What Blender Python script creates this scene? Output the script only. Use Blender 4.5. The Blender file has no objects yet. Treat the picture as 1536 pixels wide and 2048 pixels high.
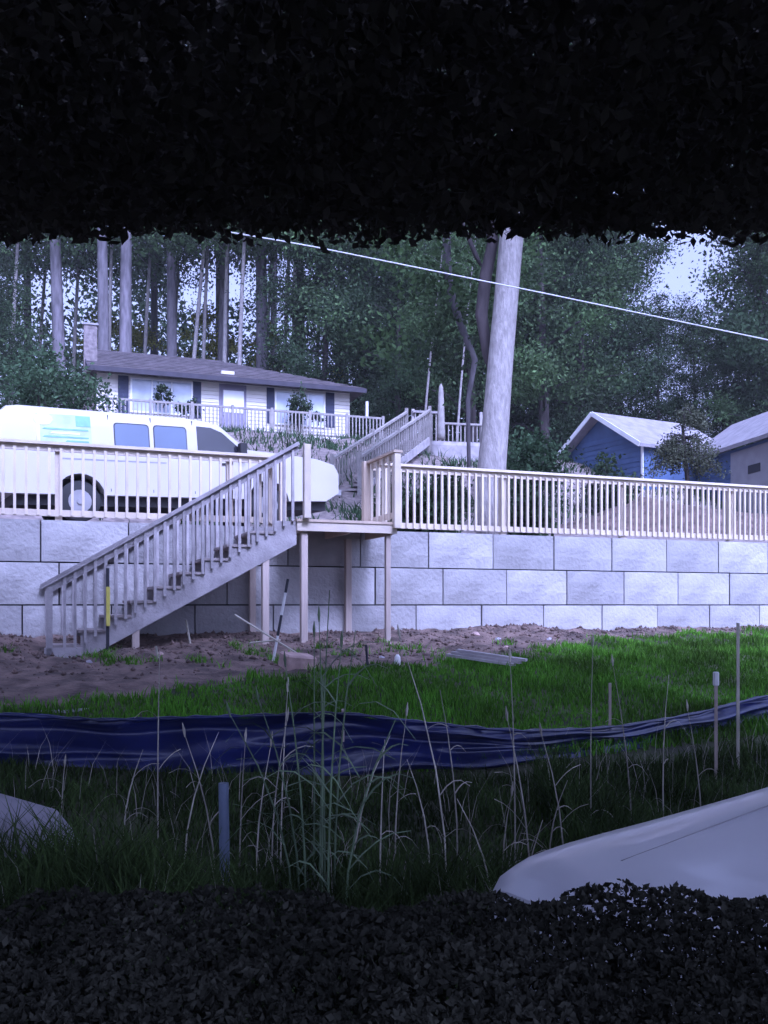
import bpy, bmesh, math, random
import numpy as np
from mathutils import Vector, Matrix
R = math.radians
rnd = random.Random(7)
rng = np.random.default_rng(7)
S = bpy.context.scene
COL = S.collection

# ------------------------------------------------------------------ camera
cd = bpy.data.cameras.new('camera'); cam = bpy.data.objects.new('camera', cd); COL.objects.link(cam)
cam.location = (0, 0, 0); cam.rotation_euler = (R(90), 0, 0)          # eye height is z = 0, the yard lies at about z = -1.7
cd.sensor_fit = 'HORIZONTAL'; cd.sensor_width = 36; cd.lens = 42.19
cd.shift_y = 0.121 * 36 / 36
cd.clip_start = 0.05; cd.clip_end = 900
S.camera = cam
# ------------------------------------------------------------------ sky, sun, exposure
W_ = bpy.data.worlds.new('World'); S.world = W_; W_.use_nodes = True
nt = W_.node_tree; nt.nodes.clear()
sky = nt.nodes.new('ShaderNodeTexSky'); sky.sky_type = 'NISHITA'; sky.sun_disc = False
sky.sun_elevation = R(48); sky.sun_rotation = R(155); sky.altitude = 0; sky.air_density = 1.0; sky.dust_density = 6.0; sky.ozone_density = 2.0
bg = nt.nodes.new('ShaderNodeBackground'); bg.inputs[1].default_value = 0.125
wo = nt.nodes.new('ShaderNodeOutputWorld')
hsv = nt.nodes.new('ShaderNodeHueSaturation'); hsv.inputs['Saturation'].default_value = .12; hsv.inputs['Value'].default_value = 2.2   # thin white overcast
nt.links.new(sky.outputs[0], hsv.inputs['Color']); nt.links.new(hsv.outputs[0], bg.inputs[0]); nt.links.new(bg.outputs[0], wo.inputs[0])
sl = bpy.data.lights.new('sun', 'SUN'); sl.energy = 2.5; sl.angle = R(14); sl.color = (1.0, 0.95, 0.9)
so = bpy.data.objects.new('sun', sl); COL.objects.link(so)
az, el = R(155), R(48)
sd = Vector((math.sin(az) * math.cos(el), math.cos(az) * math.cos(el), math.sin(el)))
so.rotation_euler = sd.to_track_quat('Z', 'Y').to_euler(); so.location = sd * 30
S.view_settings.view_transform = 'Standard'; S.view_settings.look = 'None'
S.view_settings.gamma = 1; S.view_settings.use_curve_mapping = False
S.view_settings.exposure = 0.03
S.view_settings.use_white_balance = True
S.view_settings.white_balance_temperature = 4550
S.view_settings.white_balance_tint = 38
S.render.engine = 'CYCLES'

# ------------------------------------------------------------------ materials
def mat(name, col, rough=.8, var=.15, scale=3.0, bump=.0, bscale=20.0, obj=.0, metal=0., spec=.5, detail=5, col2=None, leaf=False, stretch=None, coat=0.):
    m = bpy.data.materials.new(name); m.use_nodes = True
    n = m.node_tree.nodes; l = m.node_tree.links; b = n['Principled BSDF']
    b.inputs['Roughness'].default_value = rough; b.inputs['Metallic'].default_value = metal
    b.inputs['Specular IOR Level'].default_value = spec
    b.inputs['Coat Weight'].default_value = coat
    tc = n.new('ShaderNodeTexCoord'); vec = tc.outputs['Object']
    if stretch:
        mp = n.new('ShaderNodeMapping'); mp.inputs['Scale'].default_value = stretch
        l.new(vec, mp.inputs[0]); vec = mp.outputs[0]
    tx = n.new('ShaderNodeTexNoise'); tx.inputs['Scale'].default_value = scale; tx.inputs['Detail'].default_value = detail
    l.new(vec, tx.inputs['Vector'])
    c1 = [max(0, c * (1 - var)) for c in col]; c2 = [min(1, c * (1 + var)) for c in (col2 or col)]
    mr = n.new('ShaderNodeMapRange'); mr.inputs[1].default_value = .36; mr.inputs[2].default_value = .64
    l.new(tx.outputs['Fac'], mr.inputs[0])
    mx = n.new('ShaderNodeMix'); mx.data_type = 'RGBA'
    mx.inputs[6].default_value = (*c1, 1); mx.inputs[7].default_value = (*c2, 1)
    l.new(mr.outputs[0], mx.inputs[0]); out = mx.outputs[2]
    if obj or leaf:
        if leaf:
            g = n.new('ShaderNodeNewGeometry'); src = g.outputs['Random Per Island']; amt = .5
        else:
            g = n.new('ShaderNodeObjectInfo'); src = g.outputs['Random']; amt = obj
        r2 = n.new('ShaderNodeMapRange'); r2.inputs[3].default_value = 1 - amt; r2.inputs[4].default_value = 1 + amt * .8
        l.new(src, r2.inputs[0])
        hs = n.new('ShaderNodeHueSaturation'); l.new(out, hs.inputs['Color']); l.new(r2.outputs[0], hs.inputs['Value']); out = hs.outputs[0]
    l.new(out, b.inputs['Base Color'])
    if bump:
        t2 = n.new('ShaderNodeTexNoise'); t2.inputs['Scale'].default_value = bscale; t2.inputs['Detail'].default_value = 6
        l.new(vec, t2.inputs['Vector'])
        bp = n.new('ShaderNodeBump'); bp.inputs['Strength'].default_value = bump; bp.inputs['Distance'].default_value = .03
        l.new(t2.outputs['Fac'], bp.inputs['Height']); l.new(bp.outputs[0], b.inputs['Normal'])
    if leaf:
        tr = n.new('ShaderNodeBsdfTranslucent'); ms = n.new('ShaderNodeMixShader'); ms.inputs[0].default_value = .28
        l.new(out, tr.inputs[0]); l.new(b.outputs[0], ms.inputs[1]); l.new(tr.outputs[0], ms.inputs[2])
        l.new(ms.outputs[0], n['Material Output'].inputs[0])
    return m
M = dict(
 block=mat('concrete_block', (.37,.355,.355), .9, .2, 1.1, .6, 16, obj=.22, detail=8),
 wood=mat('new_wood', (.50,.40,.31), .75, .14, 3, .2, 30, obj=.10, stretch=(1,1,.15)),
 whitewood=mat('pale_wood', (.60,.52,.43), .7, .08, 3, .1, 30, obj=.08),
 stairwood=mat('weathered_wood', (.36,.33,.335), .8, .18, 4, .2, 30, obj=.16),
 tread=mat('stair_tread', (.30,.26,.25), .8, .2, 4, .2, 30, obj=.2),
 post=mat('post_wood', (.46,.38,.33), .8, .2, 4, .3, 30, obj=.1, stretch=(1,1,.15)),
 dirt=mat('dirt', (.125,.088,.074), .95, .5, 3.5, 1., 22, detail=10),
 gravel=mat('gravel_drive', (.20,.165,.155), .95, .35, 5, 1., 14, detail=10),
 forest=mat('forest_floor', (.05,.045,.03), .95, .5, .6, 1., 4, col2=(.05,.07,.025)),
 turf=mat('turf_soil', (.05,.055,.025), .95, .5, 1.2, .6, 9),
 vanpaint=mat('van_paint', (.46,.435,.405), .35, .03, 1.2, 0, coat=.3),
 carpaint=mat('car_paint', (.58,.57,.62), .38, .03, .8, 0, coat=.3),
 glass=mat('vehicle_glass', (.08,.11,.18), .12, .1, 1, 0, spec=.9),
 cabglass=mat('cab_glass', (.018,.018,.025), .12, .4, 2, 0, spec=.8),
 tyre=mat('tyre_rubber', (.02,.02,.022), .85, .2, 4),
 rim=mat('wheel_rim', (.30,.29,.30), .45, .1, 4, metal=.6),
 black=mat('black_trim', (.015,.014,.018), .6, .2, 3),
 decalg=mat('decal_teal', (.17,.34,.29), .5, .15, 6),
 decalp=mat('decal_pale_green', (.38,.46,.38), .5, .12, 5),
 decaly=mat('decal_yellow', (.55,.52,.22), .5, .15, 8),
 tail=mat('tail_lamp', (.22,.03,.07), .3, .1, 3),
 lamp=mat('head_lamp', (.6,.6,.6), .1, .1, 3),
 deckwood=mat('deck_paint', (.30,.275,.26), .8, .15, 4, .2, 20, obj=.1),
 siding=mat('white_siding', (.66,.62,.56), .7, .05, 2),
 shutter=mat('blue_shutter', (.018,.022,.06), .6, .1, 4),
 roof=mat('grey_shingles', (.075,.062,.068), .9, .3, 3, .6, 20, obj=.12),
 chim=mat('chimney_brick', (.20,.17,.17), .9, .3, 6, .5, 14),
 fascia=mat('dark_fascia', (.035,.03,.045), .7, .2, 3),
 winglass=mat('window_glass', (.42,.46,.55), .2, .25, .9, 0, spec=.9),
 winframe=mat('window_frame', (.74,.74,.74), .6, .05, 3),
 door=mat('entry_door', (.20,.18,.24), .6, .1, 2),
 bluewall=mat('blue_siding', (.075,.115,.235), .8, .14, 1.6, obj=.06),
 paleroof=mat('pale_shingles', (.27,.25,.27), .85, .14, 3, .4, 20, obj=.08),
 greydoor=mat('grey_door', (.30,.29,.31), .7, .1, 2),
 bark=mat('pale_bark', (.30,.275,.265), .9, .2, 16, .8, 40, stretch=(1,1,.3), detail=9),
 darkbark=mat('dark_bark', (.05,.04,.042), .95, .35, 5, .6, 16, stretch=(1,1,.25)),
 greybark=mat('grey_bark', (.15,.135,.15), .95, .3, 5, .6, 16, obj=.35, stretch=(1,1,.25)),
 leafd=mat('leaf_dark', (.052,.072,.040), .75, .4, .25, leaf=True, col2=(.045,.075,.035), spec=.12),
 leafm=mat('leaf_mid', (.085,.125,.06), .7, .45, .3, leaf=True, col2=(.075,.125,.045), spec=.15),
 leafb=mat('leaf_bright', (.20,.22,.03), .7, .5, .3, leaf=True, col2=(.28,.28,.04), spec=.2),
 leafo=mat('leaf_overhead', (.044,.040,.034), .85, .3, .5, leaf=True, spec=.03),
 leafh=mat('leaf_hedge', (.042,.042,.032), .85, .3, 2, leaf=True, spec=.03),
 leaft=mat('leaf_tan', (.085,.095,.06), .8, .4, 1, leaf=True, spec=.1),
 bush=mat('leaf_bush', (.06,.10,.05), .8, .4, 1.5, leaf=True, spec=.1),
 grass=mat('grass_blades', (.09,.19,.016), .7, .45, .8, leaf=True, col2=(.09,.22,.014), spec=.15),
 weed=mat('weed_blades', (.05,.075,.024), .8, .5, 1.5, leaf=True, col2=(.055,.085,.025), spec=.1),
 straw=mat('dry_stem', (.42,.39,.32), .8, .25, 3, obj=.35),
 stalk=mat('green_stalk', (.12,.17,.09), .75, .35, 3, obj=.3),
 tarp=mat('black_plastic', (.014,.017,.085), .33, .4, 2, .25, 6, spec=.7),
 pipe=mat('galvanised_pipe', (.16,.19,.27), .45, .1, 5, metal=.3),
 slab=mat('concrete_slab', (.33,.31,.35), .9, .15, 2.5, .5, 10),
 brickc=mat('pink_block', (.42,.30,.27), .9, .2, 6, .4, 14),
 yellow=mat('yellow_level', (.62,.56,.10), .5, .1, 5),
 wire=mat('service_wire', (.62,.62,.66), .6, .05, 3),
 rodw=mat('rod_white', (.7,.69,.68), .6, .1, 5),
 rodb=mat('rod_black', (.03,.03,.04), .7, .1, 5),
 haze=None)

# ------------------------------------------------------------------ mesh builders
class MB:
    def __init__(s): s.v = []; s.f = []
    def add(s, vs, fs):
        o = len(s.v); s.v += [tuple(v) for v in vs]; s.f += [tuple(i + o for i in f) for f in fs]; return s
    def box(s, x0, x1, y0, y1, z0, z1):
        return s.add([(x0,y0,z0),(x1,y0,z0),(x1,y1,z0),(x0,y1,z0),(x0,y0,z1),(x1,y0,z1),(x1,y1,z1),(x0,y1,z1)],
              [(0,3,2,1),(4,5,6,7),(0,1,5,4),(1,2,6,5),(2,3,7,6),(3,0,4,7)])
    def bar(s, a, b, w, h, up=(0,0,1)):           # rectangular bar from a to b; w across, h along 'up'
        a = Vector(a); b = Vector(b); d = (b - a).normalized(); u = Vector(up); sx = d.cross(u).normalized(); uu = sx.cross(d)
        vs = []
        for p in (a, b):
            for i, j in ((-1,-1),(1,-1),(1,1),(-1,1)): vs.append(p + sx * (i * w / 2) + uu * (j * h / 2))
        return s.add(vs, [(3,2,1,0),(4,5,6,7),(0,1,5,4),(1,2,6,5),(2,3,7,6),(3,0,4,7)])
    def prism(s, pts, ax, a0, a1):                # polygon extruded along axis ax ('x','y','z')
        n = len(pts); vs = []
        for a in (a0, a1):
            for p, q in pts: vs.append({'x': (a,p,q), 'y': (p,a,q), 'z': (p,q,a)}[ax])
        return s.add(vs, [tuple(range(n)), tuple(range(2*n-1, n-1, -1))] + [(i, i+n, (i+1)%n+n, (i+1)%n) for i in range(n)])
    def tube(s, pts, rad, n=8, cap=True):
        pts = [Vector(p) for p in pts]; rad = rad if hasattr(rad, '__len__') else [rad]*len(pts)
        vs = []; fs = []; t0 = None
        for i, p in enumerate(pts):
            d = (pts[min(i+1, len(pts)-1)] - pts[max(i-1, 0)]).normalized()
            if t0 is None: t0 = d.orthogonal().normalized()
            t0 = (t0 - d * t0.dot(d)).normalized(); b = d.cross(t0)
            for k in range(n):
                a = 2*math.pi*k/n; vs.append(p + (t0*math.cos(a) + b*math.sin(a)) * rad[i])
        for i in range(len(pts)-1):
            for k in range(n): fs.append((i*n+k, i*n+(k+1)%n, (i+1)*n+(k+1)%n, (i+1)*n+k))
        if cap: fs.append(tuple(range(n-1,-1,-1))); fs.append(tuple((len(pts)-1)*n+k for k in range(n)))
        return s.add(vs, fs)
    def mesh(s, name, m, smooth=False, bevel=0):
        me = bpy.data.meshes.new(name); me.from_pydata(s.v, [], s.f)
        bm = bmesh.new(); bm.from_mesh(me); bmesh.ops.recalc_face_normals(bm, faces=bm.faces)
        if bevel: bmesh.ops.bevel(bm, geom=list(bm.edges), offset=bevel, segments=1, affect='EDGES')
        bm.to_mesh(me); bm.free()
        if m: me.materials.append(m)
        if smooth: me.polygons.foreach_set('use_smooth', [True]*len(me.polygons))
        return me
def tag(o, label=None, cat=None, group=None, kind=None):
    if label: o['label'] = label
    if cat: o['category'] = cat
    if group: o['group'] = group
    if kind: o['kind'] = kind
    return o
def ob(name, me, parent=None, loc=None, rot=None):
    if isinstance(me, tuple): me = me[0].mesh(name, me[1], *me[2:])
    o = bpy.data.objects.new(name, me); COL.objects.link(o)
    if parent: o.parent = parent
    if loc is not None: o.location = loc
    if rot is not None: o.rotation_euler = rot
    return o
def empty(name, loc, rz, label, cat, group=None):
    o = bpy.data.objects.new(name, None); COL.objects.link(o); o.empty_display_size = .3
    o.location = loc; o.rotation_euler = (0,0,rz); return tag(o, label, cat, group)
def copy_tree(o, parent=None):
    c = o.copy(); COL.objects.link(c); c.parent = parent
    for ch in list(o.children): copy_tree(ch, c)
    return c
def npmesh(name, V, F, m, smooth=False):          # F: (n,k) array
    me = bpy.data.meshes.new(name); k = F.shape[1]
    me.vertices.add(len(V)); me.vertices.foreach_set('co', V.astype(np.float32).ravel())
    me.loops.add(F.size); me.loops.foreach_set('vertex_index', F.astype(np.int32).ravel())
    me.polygons.add(len(F)); me.polygons.foreach_set('loop_start', np.arange(0, F.size, k, dtype=np.int32))
    me.update(calc_edges=True); me.materials.append(m)
    if smooth: me.polygons.foreach_set('use_smooth', np.ones(len(F), bool))
    return me
def leaves(name, C, size, m, r=rng, flat=.0, aspect=.55):
    n = len(C); a = r.normal(size=(n,3)); a /= np.linalg.norm(a, axis=1)[:,None]
    nrm = r.normal(size=(n,3)); nrm[:,2] += flat*3
    b = np.cross(nrm, a); b /= np.linalg.norm(b, axis=1)[:,None] + 1e-9
    sz = (size * r.uniform(.6, 1.35, n))[:,None]
    V = np.stack([C - a*sz*.5, C + b*sz*.5*aspect - a*sz*.05, C + a*sz*.5, C - b*sz*.5*aspect - a*sz*.05], 1).reshape(-1,3)
    return npmesh(name, V, np.arange(4*n).reshape(n,4), m)
def blades(name, P, h, w, lean, m, r=rng):
    n = len(P); th = r.uniform(0, 2*np.pi, n); ph = r.uniform(0, 2*np.pi, n)
    side = np.stack([np.cos(th), np.sin(th), 0*th], 1) * (w * r.uniform(.6,1.3,n))[:,None] * .5
    ld = np.stack([np.cos(ph), np.sin(ph), 0*ph], 1) * (h*lean*r.uniform(.2,1.3,n))[:,None]
    up = np.zeros((n,3)); up[:,2] = h
    mid = P + up*.55 + ld*.3; tip = P + up + ld
    V = np.stack([P-side, P+side, mid+side*.7, mid-side*.7, tip+side*.1, tip-side*.1], 1).reshape(-1,3)
    i = np.arange(n)[:,None]*6
    F = np.concatenate([i+np.array([0,1,2,3]), i+np.array([3,2,4,5])], 0)
    return npmesh(name, V, F, m)

hz = bpy.data.materials.new('haze'); hz.use_nodes = True; hn = hz.node_tree; hn.nodes.remove(hn.nodes['Principled BSDF'])
pv = hn.nodes.new('ShaderNodeVolumePrincipled'); pv.inputs['Density'].default_value = .0008; pv.inputs['Color'].default_value = (.95,.94,.9,1); pv.inputs['Anisotropy'].default_value = .2
hn.links.new(pv.outputs[0], hn.nodes['Material Output'].inputs['Volume'])
tag(ob('haze', (MB().box(-200,210,-90,260,-3.2,58), hz)), kind='stuff')
# ------------------------------------------------------------------ place: wall frame (t along wall, y behind it)
NV = Vector((-.361, .9326)); TV = Vector((.9326, .361)); D0 = 13.2; RZ = math.atan2(.361, .9326)
def WP(t, y, z=0.): p = NV*(D0 + y) + TV*t; return Vector((p.x, p.y, z))
def PX(px, Z): return (px - 768) / 1800 * Z       # x of something standing Z metres ahead
def PZ(py, Z): return (1210 - py) / 1800 * Z
def lumps(X, Y, f, s=0.):
    return (np.sin(X*f+1.3+s)*np.cos(Y*f*1.17+.4) + .6*np.sin(X*f*2.3+Y*f*1.9+s) + .35*np.sin(X*f*4.9-Y*f*4.1+2) + .2*np.sin(X*f*9.7+Y*f*8.3))
def ground(X, Y):
    X = np.asarray(X, float); Y = np.asarray(Y, float)
    u = -.361*X + .9326*Y - D0; t = .9326*X + .361*Y; q = -u
    low = -np.interp(q, [0,1.1,3.5,5,6.8,8,9.5,30], [.40,.56,.82,1.10,1.42,1.6,1.7,1.72])
    dm = np.clip(1 - np.abs(q-1.6)/2.0, 0, 1)
    low = low + dm*.045*lumps(X, Y, 1.9) + .022*lumps(X, Y, 5)*np.clip(1-(q-3.2)/1.5,0,1)
    low = low + .42*np.exp(-((t+1.25)/.75)**2 - ((q-1.2)/.9)**2) - .10*np.exp(-((t-.3)/.9)**2-((q-1.)/.8)**2) + .10*np.exp(-((t-7.2)/.8)**2-((q-.5)/.8)**2)
    hi = np.interp(u, [0,.4,3,7,11,16,20,28,34,60,200], [1.16,1.2,1.42,1.6,2.9,5.0,6.45,7.02,7.4,9,12])
    hi = hi + 1.6*np.exp(-((X-8.2)/3.2)**2-((Y-23.2)/1.7)**2)*(1+.06*lumps(X,Y,2.2))
    hi = hi + .12*lumps(X, Y, .5)*np.clip((u-7)/4,0,1) + np.clip((-t-2)/10,0,1)*np.clip((u-7)/8,0,1)*2.2
    return np.where(u > .15, hi, low)
def gz(x, y): return float(ground(x, y))

# ground: one sheet, grid lines follow the wall so that the step falls behind its face
tl = np.concatenate([np.linspace(-140,-6,30), np.arange(-5.8,14,.12), np.linspace(14.4,150,34)])
ul = np.concatenate([np.linspace(-60,-12,16), np.arange(-11.8,-.02,.12), [0.1, 0.2], np.arange(.35,8,.35), np.arange(8.4,40,.9), np.linspace(41,220,30)])
T, U = np.meshgrid(tl, ul)
GX = NV.x*(D0+U) + TV.x*T; GY = NV.y*(D0+U) + TV.y*T; GZ = ground(GX, GY)
V = np.stack([GX,GY,GZ],-1).reshape(-1,3); nu, ntt = T.shape
idx = np.arange(nu*ntt).reshape(nu,ntt)
F = np.stack([idx[:-1,:-1], idx[:-1,1:], idx[1:,1:], idx[1:,:-1]],-1).reshape(-1,4)
me = npmesh('ground', V, F, M['turf'], True)
for k in ('dirt','gravel','forest'): me.materials.append(M[k])
fc = V[F].mean(1); fu = -.361*fc[:,0]+.9326*fc[:,1]-D0; ft = .9326*fc[:,0]+.361*fc[:,1]
def dirt_edge(t): return np.interp(t, [-5,0,1.5,3,4.5,6,8,12,20], [4.5,4.2,3.7,3.1,2.9,2.6,1.3,.7,.4])
edge = dirt_edge(ft) + .35*lumps(fc[:,0], fc[:,1], 2.3)*.5
mi = np.zeros(len(F), np.int32); mi[(fu<.15)&(-fu<edge)] = 1; mi[(fu>=.15)] = 2
mi[(fu>26+2*np.sin(ft))|((ft<-1)&(fu>9))|((ft>24)&(fu>9))] = 3
mi[(np.exp(-((fc[:,0]-8.2)/3.2)**2-((fc[:,1]-23.2)/1.7)**2)>.12)&(fu>.15)] = 1
me.polygons.foreach_set('material_index', mi)
tag(ob('ground', me), kind='structure')

# ------------------------------------------------------------------ retaining wall of big split-face blocks
wall = empty('retaining_wall', WP(0,0), RZ, 'long grey retaining wall of big split-face concrete blocks under the railings', 'retaining wall')
def block_mesh(i, L):
    r = random.Random(100+i); nx, nz = 5, 3; H = .588; g = .010; vs = []; fs = []
    for a in range(nx+1):
        for b in range(nz+1):
            e = a in (0,nx) or b in (0,nz)
            vs.append((g + a*(L-2*g)/nx, (0.0 if e else -r.uniform(.006,.022)), g + b*(H-2*g)/nz))
    q = lambda a,b: a*(nz+1)+b
    for a in range(nx):
        for b in range(nz): fs.append((q(a,b), q(a+1,b), q(a+1,b+1), q(a,b+1)))
    o = len(vs); vs += [(g,.6,g),(L-g,.6,g),(L-g,.6,H-g),(g,.6,H-g)]
    c = [q(0,0), q(nx,0), q(nx,nz), q(0,nz)]
    fs += [tuple([q(a,0) for a in range(nx,-1,-1)] + [o, o+1]), tuple([q(a,nz) for a in range(nx+1)] + [o+2, o+3]),
           tuple([q(0,b) for b in range(nz+1)] + [o+3, o]), tuple([q(nx,b) for b in range(nz,-1,-1)] + [o+1, o+2])]
    m = MB(); m.add(vs, fs); me = m.mesh('block', M['block']); return me
BL = 1.163
bms = [block_mesh(i, BL) for i in range(7)]
for r_, (z0, off) in enumerate(((.588,.065),(0.0,.302),(-.588,-.17),(-1.176,.4))):
    for k in range(-7, 19):
        t = off + BL*k
        ob('block', bms[rnd.randrange(7)], wall, (t, rnd.uniform(-.012,.012) + .02*r_*-1, z0))
mb = MB(); mb.box(-9, 22, .1, .45, -1.3, 1.12); ob('backing', (mb, M['black']), wall)

# ------------------------------------------------------------------ railings
def me_box(name, w, d, h, m, bev=0): return MB().box(-w/2,w/2,-d/2,d/2,0,h).mesh(name, m, False, bev)
bal = me_box('baluster', .036, .036, .93, M['whitewood']); bal2 = me_box('baluster', .036, .036, .93, M['wood'])
pst = me_box('post', .095, .095, 1.12, M['whitewood'])
def railing(t0, t1, y, z, sp, label, posts, bm_):
    e = empty('railing', WP(t0, y, z), RZ, label, 'railing', 'railings along the top of the retaining wall')
    L = t1 - t0
    ob('top_rail', (MB().box(0, L, -.075, .065, 1.035, 1.075), M['whitewood']), e)
    ob('upper_rail', (MB().box(0, L, -.02, .02, .95, 1.033), M['whitewood']), e)
    ob('bottom_rail', (MB().box(0, L, -.02, .02, .05, .14), M['whitewood']), e)
    x = sp/2
    while x < L:
        ob('baluster', bm_, e, (x + rnd.uniform(-.004,.004), -.041, .06)); x += sp
    for p in posts: ob('post', pst, e, (p - t0, .07, -.1))
    return e
railing(-7.0, 3.38, .10, 1.18, .148, 'pale wooden railing on the wall in front of the white van', [-4.4,-2.0,.30,2.7,3.33], bal)
railing(4.86, 20.5, .10, 1.17, .122, 'long pale wooden railing on the wall right of the landing', [4.91,7.3,9.7,12.1,14.5,16.9,19.3], bal)

# ------------------------------------------------------------------ landing
ZL = 1.20
lt0, lt1 = 3.43, 4.82
ld = empty('stair_landing', WP(lt0, -1.1, -.6), RZ, 'small wooden landing on four posts at the top of the stair', 'landing')
zb = ZL + .6; Lw = lt1 - lt0
ob('front_joist', (MB().box(-.05, Lw+.05, -.045, 0, zb-.17, zb-.045), M['whitewood']), ld)
for xx in (0, Lw-.04, Lw/2): ob('joist', (MB().box(xx, xx+.04, .002, 1.08, zb-.19, zb-.047), M['wood']), ld)
for k in range(8): ob('deck_board', (MB().box(-.06, Lw+.08, -.06+k*.145, .075+k*.145, zb-.043, zb-.005), M['wood']), ld)
def leg(x, y, z0, z1, m=M['post'], w=.095): return ob('post', (MB().box(x-w/2, x+w/2, y-w/2, y+w/2, z0, z1), m, False, .006), ld)
leg(.07, .05, -.15, zb-.19); leg(Lw-.06, .05, -.15, zb-.19, w=.075); leg(Lw-.35, .98, -.15, zb-.19)
leg(.07, -.1, zb-.002, zb+1.02, M['whitewood']); leg(Lw+.02, -.1, zb-.1, zb+.98, M['whitewood'])
leg(Lw-.04, 1.02, zb-.002, zb+1.02, M['wood'], .11); leg(.02, 1.02, zb-.002, zb+1.02, M['whitewood'])
ob('side_rail', (MB().box(Lw-.05, Lw+.09, -.16, 1.1, zb+.985, zb+1.02), M['wood']), ld)
ob('side_rail', (MB().box(Lw, Lw+.04, -.04, .96, zb+.9, zb+.98), M['whitewood']), ld)
ob('side_rail', (MB().box(Lw, Lw+.04, -.04, .96, zb+.06, zb+.14), M['whitewood']), ld)
for k in range(4): ob('baluster', bal, ld, (Lw-.02, .10+k*.24, zb+.03))

# ------------------------------------------------------------------ stair
st0, st1 = .22, 3.38; NR = 10
zs0 = -.70; rise = (ZL - zs0)/NR; run = (st1 - st0)/NR
st = empty('wooden_stair', WP(0, -1.1, 0), RZ, 'long grey wooden stair climbing left to right against the block wall', 'stair')
sl_ = rise/run
def strg(y0):
    pts = [(st0-.02, zs0-.02)]
    for i in range(NR):
        x = st0 + i*run; z = zs0 + (i+1)*rise - .04
        pts += [(x, z), (x+run-.001, z)]
    pts += [(st1, ZL-.02), (st1, ZL-.36), (st0+.32, zs0-.02)]
    return ob('stringer', (MB().prism(pts, 'y', y0, y0+.042), M['stairwood']), st)
strg(0); strg(.98)
# broad skirt board over the lower half of the near stringer
for i in range(NR-1):
    x = st0 + i*run; z = zs0 + (i+1)*rise
    ob('tread', (MB().box(x-.03, x+run*.98, -.02, 1.03, z-.038, z), M['tread'], False, .004), st)
    if i < NR: ob('riser', (MB().box(x+.28*run, x+.28*run+.02, .05, .97, z-rise+.002, z-.09), M['tread']), st) if i < 0 else None
sb = me_box('baluster', .036, .036, .98, M['stairwood'])
for side, y in ((0, -.03), (1, 1.01)):
    n = 25 if side == 0 else 22
    for k in range(n):
        x = st0 + .06 + (st1-st0-.06)*(k+.5)/n
        z = zs0 + (x-st0)*sl_ + .0
        ob('baluster', sb, st, (x, y, z + (.0 if k else .0)))
    a = (st0-.16, y+.03, zs0-.16*sl_+1.03); b = (st1+.02, y+.03, zs0+(st1+.02-st0)*sl_+1.03)
    ob('handrail', (MB().bar(a, b, .15, .045), M['stairwood']), st)
    ob('handrail_support', (MB().bar((a[0]+.06,y+.022,a[2]-.06), (b[0],y+.022,b[2]-.07), .04, .085), M['stairwood']), st)
    ob('newel_post', (MB().box(st0-.10, st0-.02, y-.02, y+.07, zs0-.15, zs0+.93), M['stairwood']), st)
ob('end_board', (MB().box(st0-.12, st0+.34, -.05, -.008, zs0-.02, zs0+.16), M['stairwood']), st)
for x, y in ((1.22,.03),(2.95,.03),(2.98,.95)):
    zt = zs0 + (x-st0)*sl_ - .16
    ob('support_post', (MB().box(x-.045, x+.045, y-.02, y+.07, -1.1, zt), M['post']), st)
lv = empty('spirit_level', WP(.86, -1.22, -.15), RZ, 'yellow level and dark rod standing upright against the lower stair railing', 'level')
ob('rod', (MB().box(-.022, .018, -.01, .02, -.42, .62), M['rodb']), lv); ob('level_body', (MB().box(-.024, .024, -.04, -.012, -.12, .38), M['yellow'], False, .004), lv)

# ------------------------------------------------------------------ vehicles
def inset(z, z0, z1, k):                          # tumblehome
    f = min(1, max(0, (z-z0)/(z1-z0))); return k*f*f
def body(name, prof, half, zc, xc, fn, m, parent):
    bm = bmesh.new(); n = len(prof)
    a = [bm.verts.new((x, -half, z)) for x, z in prof]; b = [bm.verts.new((x, half, z)) for x, z in prof]
    bm.faces.new(a); bm.faces.new(b[::-1])
    for i in range(n): bm.faces.new((a[i], b[i], b[(i+1)%n], a[(i+1)%n]))
    def cut(co, no): bmesh.ops.bisect_plane(bm, geom=bm.verts[:]+bm.edges[:]+bm.faces[:], plane_co=co, plane_no=no, dist=1e-5)
    for z in zc: cut((0,0,z), (0,0,1))
    for x in xc: cut((x,0,0), (1,0,0))
    for k in range(-7, 8): cut((0, k*half/8, 0), (0,1,0))
    for v in bm.verts: v.co = fn(v.co.copy())
    bmesh.ops.recalc_face_normals(bm, faces=bm.faces)
    me = bpy.data.meshes.new(name); bm.to_mesh(me); bm.free(); me.materials.append(m)
    me.polygons.foreach_set('use_smooth', [True]*len(me.polygons))
    me.set_sharp_from_angle(angle=R(32))
    return ob(name, me, parent)
def arch(cx, cz, r, z0, n=10):
    a0 = math.asin((z0-cz)/r); return [(cx + r*math.cos(a), cz + r*math.sin(a)) for a in [a0 + (math.pi-2*a0)*i/n for i in range(n+1)]]
def rrect(x0, x1, z0, z1, r=.06, sl0=0, sl1=0):
    p = []
    for cx, cz, a0 in ((x1-r,z1-r,0),(x0+r,z1-r,90),(x0+r,z0+r,180),(x1-r,z0+r,270)):
        for k in range(4):
            a = R(a0+30*k); x = cx + r*math.cos(a); z = cz + r*math.sin(a); p.append((x, z))
    return p
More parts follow.
